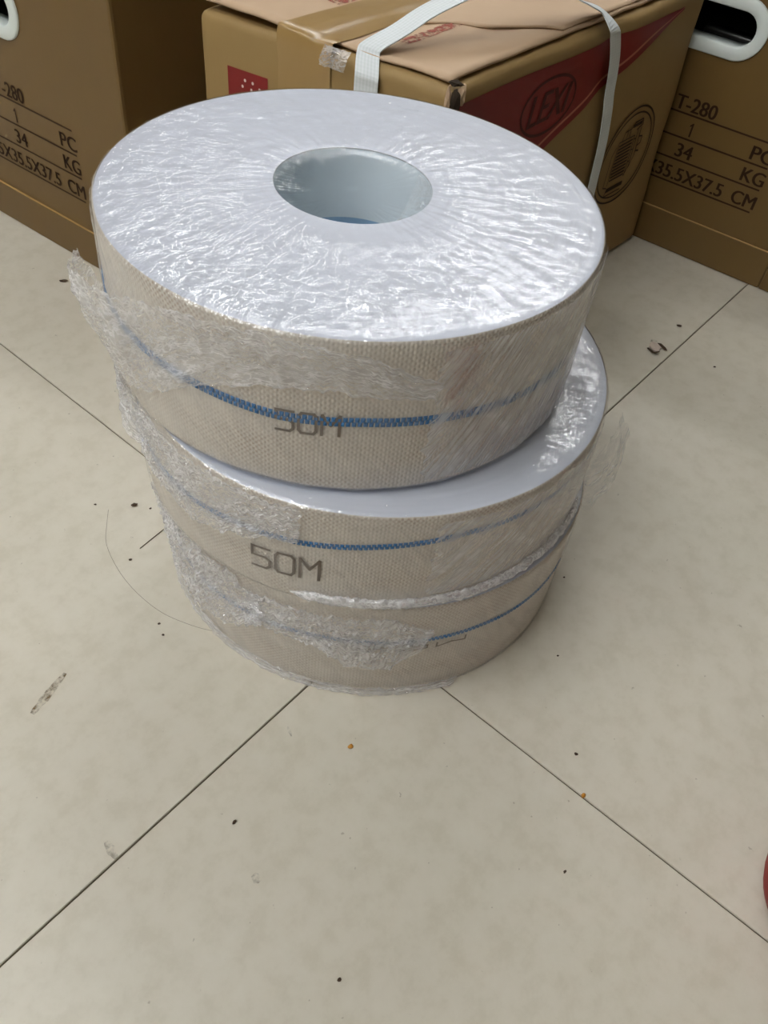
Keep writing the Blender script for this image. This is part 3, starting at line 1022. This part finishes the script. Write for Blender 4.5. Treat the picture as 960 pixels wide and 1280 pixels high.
# white strap: up the short face, arched over the top, down the long face
def strap():
    pts = []
    for z in (.02, .10, .20, .30, .360, .376):
        pts.append((left_pt(.300 - .002, z, .004), None))
    pts += [(Vector(p), None) for p in ((-.0815, .2655, .3900), (-.0775, .2710, .3965), (-.0536, .2911, .4077), (-.0320, .3095, .4200), (-.0096, .3283, .4291), (.0212, .3543, .4385), (.060, .387, .4400), (.1121, .4311, .4275), (.1284, .4449, .4190), (.1505, .4635, .4090), (.1700, .4790, .4000))]
    for s, z, o in ((.512, .386, .010), (.530, .372, .012), (.552, .350, .0125), (.568, .3279, .011), (.578, .300, .009), (.588, .2759, .008), (.600, .235, .007), (.609, .1906, .006), (.617, .12, .005), (.622, .02, .0035)):
        pts.append((right_pt(s, z, o), None))
    P = [p for p, _ in pts]
    # resample with Catmull-Rom
    Q = []
    for i in range(len(P) - 1):
        p0, p1, p2, p3 = P[max(i - 1, 0)], P[i], P[i + 1], P[min(i + 2, len(P) - 1)]
        for k in range(5):
            f = k / 5
            Q.append(.5 * ((2 * p1) + (p2 - p0) * f + (2 * p0 - 5 * p1 + 4 * p2 - p3) * f * f + (3 * p1 - p0 - 3 * p2 + p3) * f ** 3))
    Q.append(P[-1])
    # side vector: along each face at the ends, blended in between
    eL = (Ft - Lt).normalized(); eR = (Rt - Ft).normalized()
    topdir = Vector((.17 + .081, .48 - .268, 0)).normalized()
    across = Vector((topdir.y, -topdir.x, 0))
    n = len(Q)
    verts, faces, uv = [], [], []
    iA, iB = 6 * 5, 17 * 5
    d = 0
    for i, p in enumerate(Q):
        if i: d += (p - Q[i - 1]).length
        wa = smooth01(iA - 4, iA + 12, i); wb = smooth01(iB - 14, iB + 4, i)
        sd = (eL * (1 - wa) + across * wa)
        sd = (sd * (1 - wb) + (-eR) * wb * -1 * -1)
        # on the long face the strap's right side points along +eR
        if wb > 0:
            sd = (eL * (1 - wa) + across * wa) * (1 - wb) - eR * wb
        sd.normalize()
        tg = (Q[min(i + 1, n - 1)] - Q[max(i - 1, 0)]).normalized()
        nrm = sd.cross(tg).normalized()
        hw = .0140 - .0012 * wb
        for q, (a, b) in enumerate(((-1, .0006), (1, .0006), (1, -.0006), (-1, -.0006))):
            verts.append(p + sd * hw * a + nrm * b)
            uv.append(((a + 1) / 2, d))
    for i in range(n - 1):
        for q in range(4):
            a, b = i * 4 + q, i * 4 + (q + 1) % 4
            faces.append((a, b, b + 4, a + 4))
    return mesh('carrying_strap', verts, faces, M['strap'], ctn, False, uv)
strap()

# ------------------------------------------------------------------ cartons with handle holes (left and right)
def stadium(cx_, cz_, hl, hh, n=14):
    pts = []
    for k in range(n + 1):
        a = -PI / 2 + PI * k / n
        pts.append((cx_ + hl - hh + hh * math.cos(a), cz_ + hh * math.sin(a)))
    for k in range(n + 1):
        a = PI / 2 + PI * k / n
        pts.append((cx_ - hl + hh + hh * math.cos(a), cz_ + hh * math.sin(a)))
    return pts

def label_carton(loc, k, label, slit, r_edge=.006):
    """local x: along the printed face (0 at its right edge, negative to the left); y: into the carton; z up"""
    t = empty('printed_carton', loc, UA)
    tag(t, label, 'carton')
    W, D, H = .56 * k, .37 * k, .435 * k
    hc, hz = -.28 * k, .3403 * k
    # ring of cardboard: front with hole
    b = bmesh.new()
    outer = [(-W + .004, 0.0015), (-.004, 0.0015), (-.004, H - .004), (-W + .004, H - .004)]
    inner = stadium(hc, hz, .088 * k, .036 * k)
    ed = []
    for loop in (outer, inner):
        vv_ = [b.verts.new((x, 0, z)) for x, z in loop]
        ed += [b.edges.new((vv_[i], vv_[(i + 1) % len(vv_)])) for i in range(len(vv_))]
    bmesh.ops.triangle_fill(b, use_beauty=True, use_dissolve=False, edges=ed)
    # drop any triangle inside the hole
    dead = [f for f in b.faces if abs(f.calc_center_median().z - hz) < .034 * k and abs(f.calc_center_median().x - hc) < .07 * k]
    bmesh.ops.delete(b, geom=dead, context='FACES')
    # other walls with softened vertical edges
    def wall(pts):
        b.faces.new([b.verts.new(p) for p in pts])
    c = .004
    z0, z1 = .0015, H - .004
    def strip(path):
        prev = None
        for (x, y) in path:
            cur = (b.verts.new((x, y, z0)), b.verts.new((x, y, z1)))
            if prev: b.faces.new((prev[0], cur[0], cur[1], prev[1]))
            prev = cur
    ring = [(-c, 0), (-c * .3, c * .3), (0, c), (0, D - c), (-c, D), (-W + c, D), (-W, D - c), (-W, c), (-W + c * .7, c * .3), (-W + c, 0)]
    strip(ring)
    wall([(-c, 0, z1), (-c, D, z1), (-W + c, D, z1), (-W + c, 0, z1)])
    wall([(-c, 0, z0), (-W + c, 0, z0), (-W + c, D, z0), (-c, D, z0)])
    bmesh.ops.remove_doubles(b, verts=b.verts, dist=.0004)
    from_bm('carton_body', b, M['card_dark'], t)
    # lower band, slightly proud, with a slit at one corner
    def band(x0, x1, nm='base_band'):
        from_bm(nm, box_bm(x0, x1, -.0030, D * .99, .0005, .0615 * k, .0022, 2), M['card_dark'], t)
    if slit:
        band(-W - .001, -.0512 * k); band(-.0495 * k, .0012)
    else:
        band(-W - .001, .0012)
    from_bm('fold_highlight', box_bm(-W, -.0005, -.0032, -.0002, .0608 * k, .0622 * k, .0004, 1), M['fold_light'], t)  # thin pale strip painting the highlight along the worn fold
    # handle ring
    prof = [(.0407, .0), (.0407, -.0022), (.0392, -.0034), (.0245, -.0034), (.0228, -.0020), (.0225, .004), (.0225, .024), (.0245, .024), (.0250, .001), (.0407, .0)]
    hl_o = .091
    verts, faces = [], []
    n = 18
    for (hh, y) in prof:
        hl = hl_o - (.0407 - hh)
        for (x, z) in stadium(0, 0, hl * k, hh * k, n):
            verts.append((hc + x, y * k - .0003, hz + z))
    m = 2 * (n + 1)
    for q in range(len(prof) - 1):
        for i in range(m):
            a, b2 = q * m + i, q * m + (i + 1) % m
            faces.append((a, b2, b2 + m, a + m))
    mesh('handle_ring', verts, faces, M['plastic_white'], t, True)
    # packed machine behind the hole
    b = bmesh.new()
    bmesh.ops.create_cone(b, cap_ends=True, segments=32, radius1=.085 * k, radius2=.085 * k, depth=.34 * k)
    bmesh.ops.rotate(b, verts=b.verts, cent=(0, 0, 0), matrix=Matrix.Rotation(PI / 2, 3, 'Y'))
    bmesh.ops.translate(b, verts=b.verts, vec=(hc, .155 * k, .245 * k))
    pm_ = from_bm('packed_machine', b, M['metal_dark'], t, True)
    from_bm('machine_pipe', box_bm(hc - .02 * k, hc + .09 * k, .06 * k, .085 * k, .30 * k, .318 * k, .006, 3), M['metal_dark'], pm_, True)
    # print: four ruled lines and their entries
    def line(z, x0, x1, w=.0026):
        mesh('ruled_line', [(x0 * k, -.0007, (z - w / 2) * k), (x1 * k, -.0007, (z - w / 2) * k), (x1 * k, -.0007, (z + w / 2) * k), (x0 * k, -.0007, (z + w / 2) * k)], [(0, 1, 2, 3)], M['print_dark'], t)
    for z, dx in ((.2125, -.004), (.1775, -.002), (.1440, 0), (.1080, 0)):
        line(z, -.47, -.113 + dx)
    def entry(body, x0, x1, z, h=.0205):
        v, f = fit_text(body, x0 * k, x1 * k, z * k, h * k)
        mesh('lettering', [(x, -.0008, y) for x, y in v], f, M['print_dark'], t)
    entry('T-280', -.284, -.218, .2165)
    one = [(-.2450, .1820), (-.2450, .2025), (-.2470, .2025), (-.2505, .1985), (-.2505, .1965), (-.2478, .1980), (-.2478, .1820)]
    mesh('lettering', [(x * k, -.0008, z * k) for x, z in one[::-1]], [tuple(range(7))], M['print_dark'], t)
    entry('PC', -.1470, -.1120, .1825)
    entry('34', -.2590, -.2320, .1490)
    entry('KG', -.1480, -.1120, .1490)
    entry('56.5X35.5X37.5', -.348, -.166, .1130)
    entry('CM', -.1490, -.1110, .1130)
    return t

Rloc = Vector((.55629, .61856, 0)) + U * .05 + V * .006
label_carton((Rloc.x, Rloc.y, .0005), 1.0, 'golden brown carton with white handle ring, behind the strapped carton on the right', True)
Lloc = Vector((-.50410, .43108, 0)) + U * .145
label_carton((Lloc.x, Lloc.y, .0005), .93, 'golden brown carton at the left, printed lines running down to its fold', False)

# ------------------------------------------------------------------ red canister at the right edge
cn = empty('red_canister', (.4155, -.3725, 0))
tag(cn, 'red round-bottomed canister just reaching in at the right edge', 'canister')
def lathe(name, prof, mat, parent, n=48):
    def fn(i, j):
        a = 2 * PI * i / n
        r, z = prof[j]
        return (r * math.cos(a), r * math.sin(a), z)
    return grid_mesh(name, n, len(prof) - 1, fn, mat, parent, True, True)
lathe('canister_body', [(.0001, .001), (.042, .001), (.052, .004), (.0605, .012), (.0650, .024), (.0660, .040), (.0660, .20), (.062, .218), (.048, .234), (.024, .242), (.0001, .243)], M['red_gloss'], cn)
lathe('canister_cap', [(.0001, .243), (.022, .2435), (.023, .250), (.023, .268), (.020, .272), (.0001, .273)], M['black_plastic'], cn)

# ------------------------------------------------------------------ litter on the floor
def blob(name, x, y, sx, sy, sz, seed, mat, rot=0.0, sub=2):
    b = bmesh.new()
    bmesh.ops.create_icosphere(b, subdivisions=sub, radius=1.0)
    for v in b.verts:
        k_ = 1 + .55 * nz(v.co.x * 1.6 + seed, v.co.y * 1.6 - seed, v.co.z * 1.6)
        v.co = Vector((v.co.x * sx, v.co.y * sy, (v.co.z + .85) * sz)) * k_
    lo = min(v.co.z for v in b.verts)
    for v in b.verts: v.co.z -= lo
    o = from_bm(name, b, mat)
    o.location = (x, y, .0001)
    o.rotation_euler = (0, 0, rot)
    return o

def crumb(x, y, r, mat, label, el=1.0, rot=0.0, seed=1.0):
    return tag(blob('crumb', x, y, r * el, r, r * .5, seed, mat, rot), label, 'crumb')
crumb(.0002, -.287, .0022, M['crumb_orange'], 'orange crumb in front of the rolls, between the two joints', 1.3, .5, 2.0)
crumb(.2118, -.3016, .0018, M['crumb_orange'], 'tiny orange brown crumb lying on the tile joint, right of the rolls', 1.4, 1.0, 5.0)
crumb(-.0869, -.3688, .0014, M['crumb_dark'], 'dark speck in front of the rolls, nearest the left joint', 1.6, 1.2, 3.0)
crumb(-.2747, -.0389, .0026, M['crumb_dark'], 'largest dark brown crumb left of the stack', 1.2, .4, 7.0)
crumb(-.3160, -.0458, .0012, M['crumb_dark'], 'small dark speck left of the stack, farthest left of three in a row', 1.3, .2, 9.0)
crumb(-.2564, -.0402, .0012, M['crumb_dark'], 'small dark speck between the largest brown crumb and the stack', 1.2, .9, 1.0)
crumb(-.2554, -.1139, .0014, M['crumb_dark'], 'dark speck just below the short scratch left of the stack', 1.2, .3, 4.0)
crumb(-.2037, -.1866, .0012, M['crumb_dark'], 'upper of two dark specks by the hair near the lowest roll', 1.3, .3, 6.0)
crumb(-.1962, -.1987, .0011, M['crumb_dark'], 'lower of two dark specks by the hair near the lowest roll', 1.2, .1, 8.0)
crumb(.2075, -.2622, .0014, M['crumb_dark'], 'dark speck right of the rolls, above the orange brown crumb', 1.3, .1, 11.0)
crumb(.1922, -.3705, .0011, M['crumb_dark'], 'dark speck in the open tile at the lower right', 1.4, .8, 12.0)
crumb(.0167, -.4740, .0012, M['crumb_dark'], 'dark speck nearest the bottom of the picture', 1.5, .8, 13.0)
crumb(.1944, -.1569, .0010, M['crumb_dark'], 'tiny dark speck in the shade right of the lowest roll', 1.2, .4, 14.0)
crumb(.2055, -.0534, .0010, M['crumb_dark'], 'tiny dark speck beside the gathered film, right of the middle roll', 1.2, .4, 15.0)
crumb(.4457, .3821, .0014, M['crumb_dark'], 'dark speck right of the paper scrap, across the joint', 1.4, .4, 16.0)
crumb(.4070, .4759, .0022, M['crumb_dark'], 'thin dark flake behind the paper scrap', 1.8, .1, 17.0)
crumb(-.5027, .3625, .0030, M['crumb_dark'], 'brown crumb on the tile in front of the left carton', 1.8, .3, 18.0)

# torn paper scrap with curled dark edges
ps = empty('paper_scrap', (.3607, .4070, .0002))
tag(ps, 'small torn paper scrap with dark curled edges on the right tile', 'scrap')
def scrap(name, pts, z, mat, seed):
    b = bmesh.new()
    top = [b.verts.new((x, y, z + .0012 + .003 * nz(x * 90, y * 90, seed))) for x, y in pts]
    bot = [b.verts.new((v.co.x, v.co.y, v.co.z - .0008)) for v in top]
    b.faces.new(top); b.faces.new(bot[::-1])
    n = len(pts)
    for i in range(n):
        b.faces.new((top[i], top[(i + 1) % n], bot[(i + 1) % n], bot[i]))
    return from_bm(name, b, mat, ps)
scrap('paper_face', [(-.009, -.004), (-.002, -.0115), (.004, -.009), (.006, -.003), (.0095, .001), (.004, .010), (-.003, .0125), (-.008, .007)], .0022, M['paper'], 1.0)
scrap('curled_edge', [(.005, .011), (.009, .002), (.0135, -.003), (.0175, -.0035), (.0150, .001), (.0095, .009)], .0028, M['crumb_dark'], 2.0)
scrap('curled_edge', [(-.0125, -.0045), (-.0105, -.0040), (-.003, -.0125), (.003, -.0115), (.006, -.0080), (.004, -.0135), (-.002, -.0170), (-.007, -.0145)], .0018, M['crumb_dark'], 3.0)
scrap('curled_edge', [(-.006, .013), (-.001, .0155), (.004, .0135), (.003, .0195), (-.003, .0200)], .0022, M['scuff'], 4.0)

# flat marks on the tiles
def smear(name, pts, mat, label):
    """thin irregular stain; pts = outline in world xy"""
    cx_ = sum(p[0] for p in pts) / len(pts); cy_ = sum(p[1] for p in pts) / len(pts)
    b = bmesh.new()
    top = [b.verts.new((x - cx_, y - cy_, .00035)) for x, y in pts]
    b.faces.new(top)
    o = from_bm(name, b, mat)
    o.location = (cx_, cy_, .0001)
    return tag(o, label, 'stain')
def streak(a, b_, w, n, seed):
    ax, ay = a; bx, by = b_
    dx, dy = bx - ax, by - ay
    L = math.hypot(dx, dy); tx, ty = dx / L, dy / L
    left, right = [], []
    for k in range(n + 1):
        f = k / n
        ww = w * (.35 + .65 * math.sin(PI * min(1, f * .9 + .08))) * (1 + .4 * nz(f * 7, seed, 0))
        px, py = ax + dx * f, ay + dy * f
        left.append((px - ty * ww, py + tx * ww)); right.append((px + ty * ww, py - tx * ww))
    return left + right[::-1]
smear('dirt_smear', streak((-.2855, -.2990), (-.2720, -.2545), .0040, 14, 1.0), M['smudge'], 'brown streak of dirt on the tile at the far left')
smear('scuff_mark', streak((-.1850, -.3990), (-.1725, -.4110), .0036, 8, 3.0), M['scuff'], 'grey scuff beside the left joint near the front')
smear('scuff_mark', streak((-.0625, -.4080), (-.0560, -.4130), .0040, 6, 5.0), M['scuff'], 'faint grey scuff in the middle of the front tile')
smear('scuff_mark', streak((-.0590, -.2760), (-.0540, -.2850), .0012, 6, 7.0), M['scuff'], 'short faint scuff just in front of the lowest roll')

# short dark scratch and a hair left of the stack
def thread(name, pts, r, mat, label, cat):
    P = [Vector((x, y, r)) for x, y in pts]
    Q = []
    for i in range(len(P) - 1):
        p0, p1, p2, p3 = P[max(i - 1, 0)], P[i], P[i + 1], P[min(i + 2, len(P) - 1)]
        for k in range(8):
            f = k / 8
            Q.append(.5 * ((2 * p1) + (p2 - p0) * f + (2 * p0 - 5 * p1 + 4 * p2 - p3) * f * f + (3 * p1 - p0 - 3 * p2 + p3) * f ** 3))
    Q.append(P[-1])
    verts, faces = [], []
    for i, p in enumerate(Q):
        tg = (Q[min(i + 1, len(Q) - 1)] - Q[max(i - 1, 0)]).normalized()
        sd = Vector((-tg.y, tg.x, 0))
        for q in range(5):
            a = 2 * PI * q / 5
            verts.append(p + sd * r * math.cos(a) + Vector((0, 0, r * math.sin(a))))
    for i in range(len(Q) - 1):
        for q in range(5):
            a, b_ = i * 5 + q, i * 5 + (q + 1) % 5
            faces.append((a, b_, b_ + 5, a + 5))
    o = mesh(name, verts, faces, mat, None, True)
    return tag(o, label, cat)
thread('fibre', [(-.2260, -.0530), (-.2335, -.0668), (-.2420, -.0822), (-.2503, -.0975)], .00055, M['grout'], 'short straight dark fibre sticking out beside the middle roll', 'fibre')
thread('hair', [(-.3000, -.0500), (-.2950, -.0700), (-.2863, -.0975), (-.2640, -.1280), (-.2373, -.1529), (-.2050, -.1730), (-.1720, -.1830), (-.1500, -.1860)], .00018, M['ink'], 'thin curved hair on the tile at the foot of the stack', 'hair')
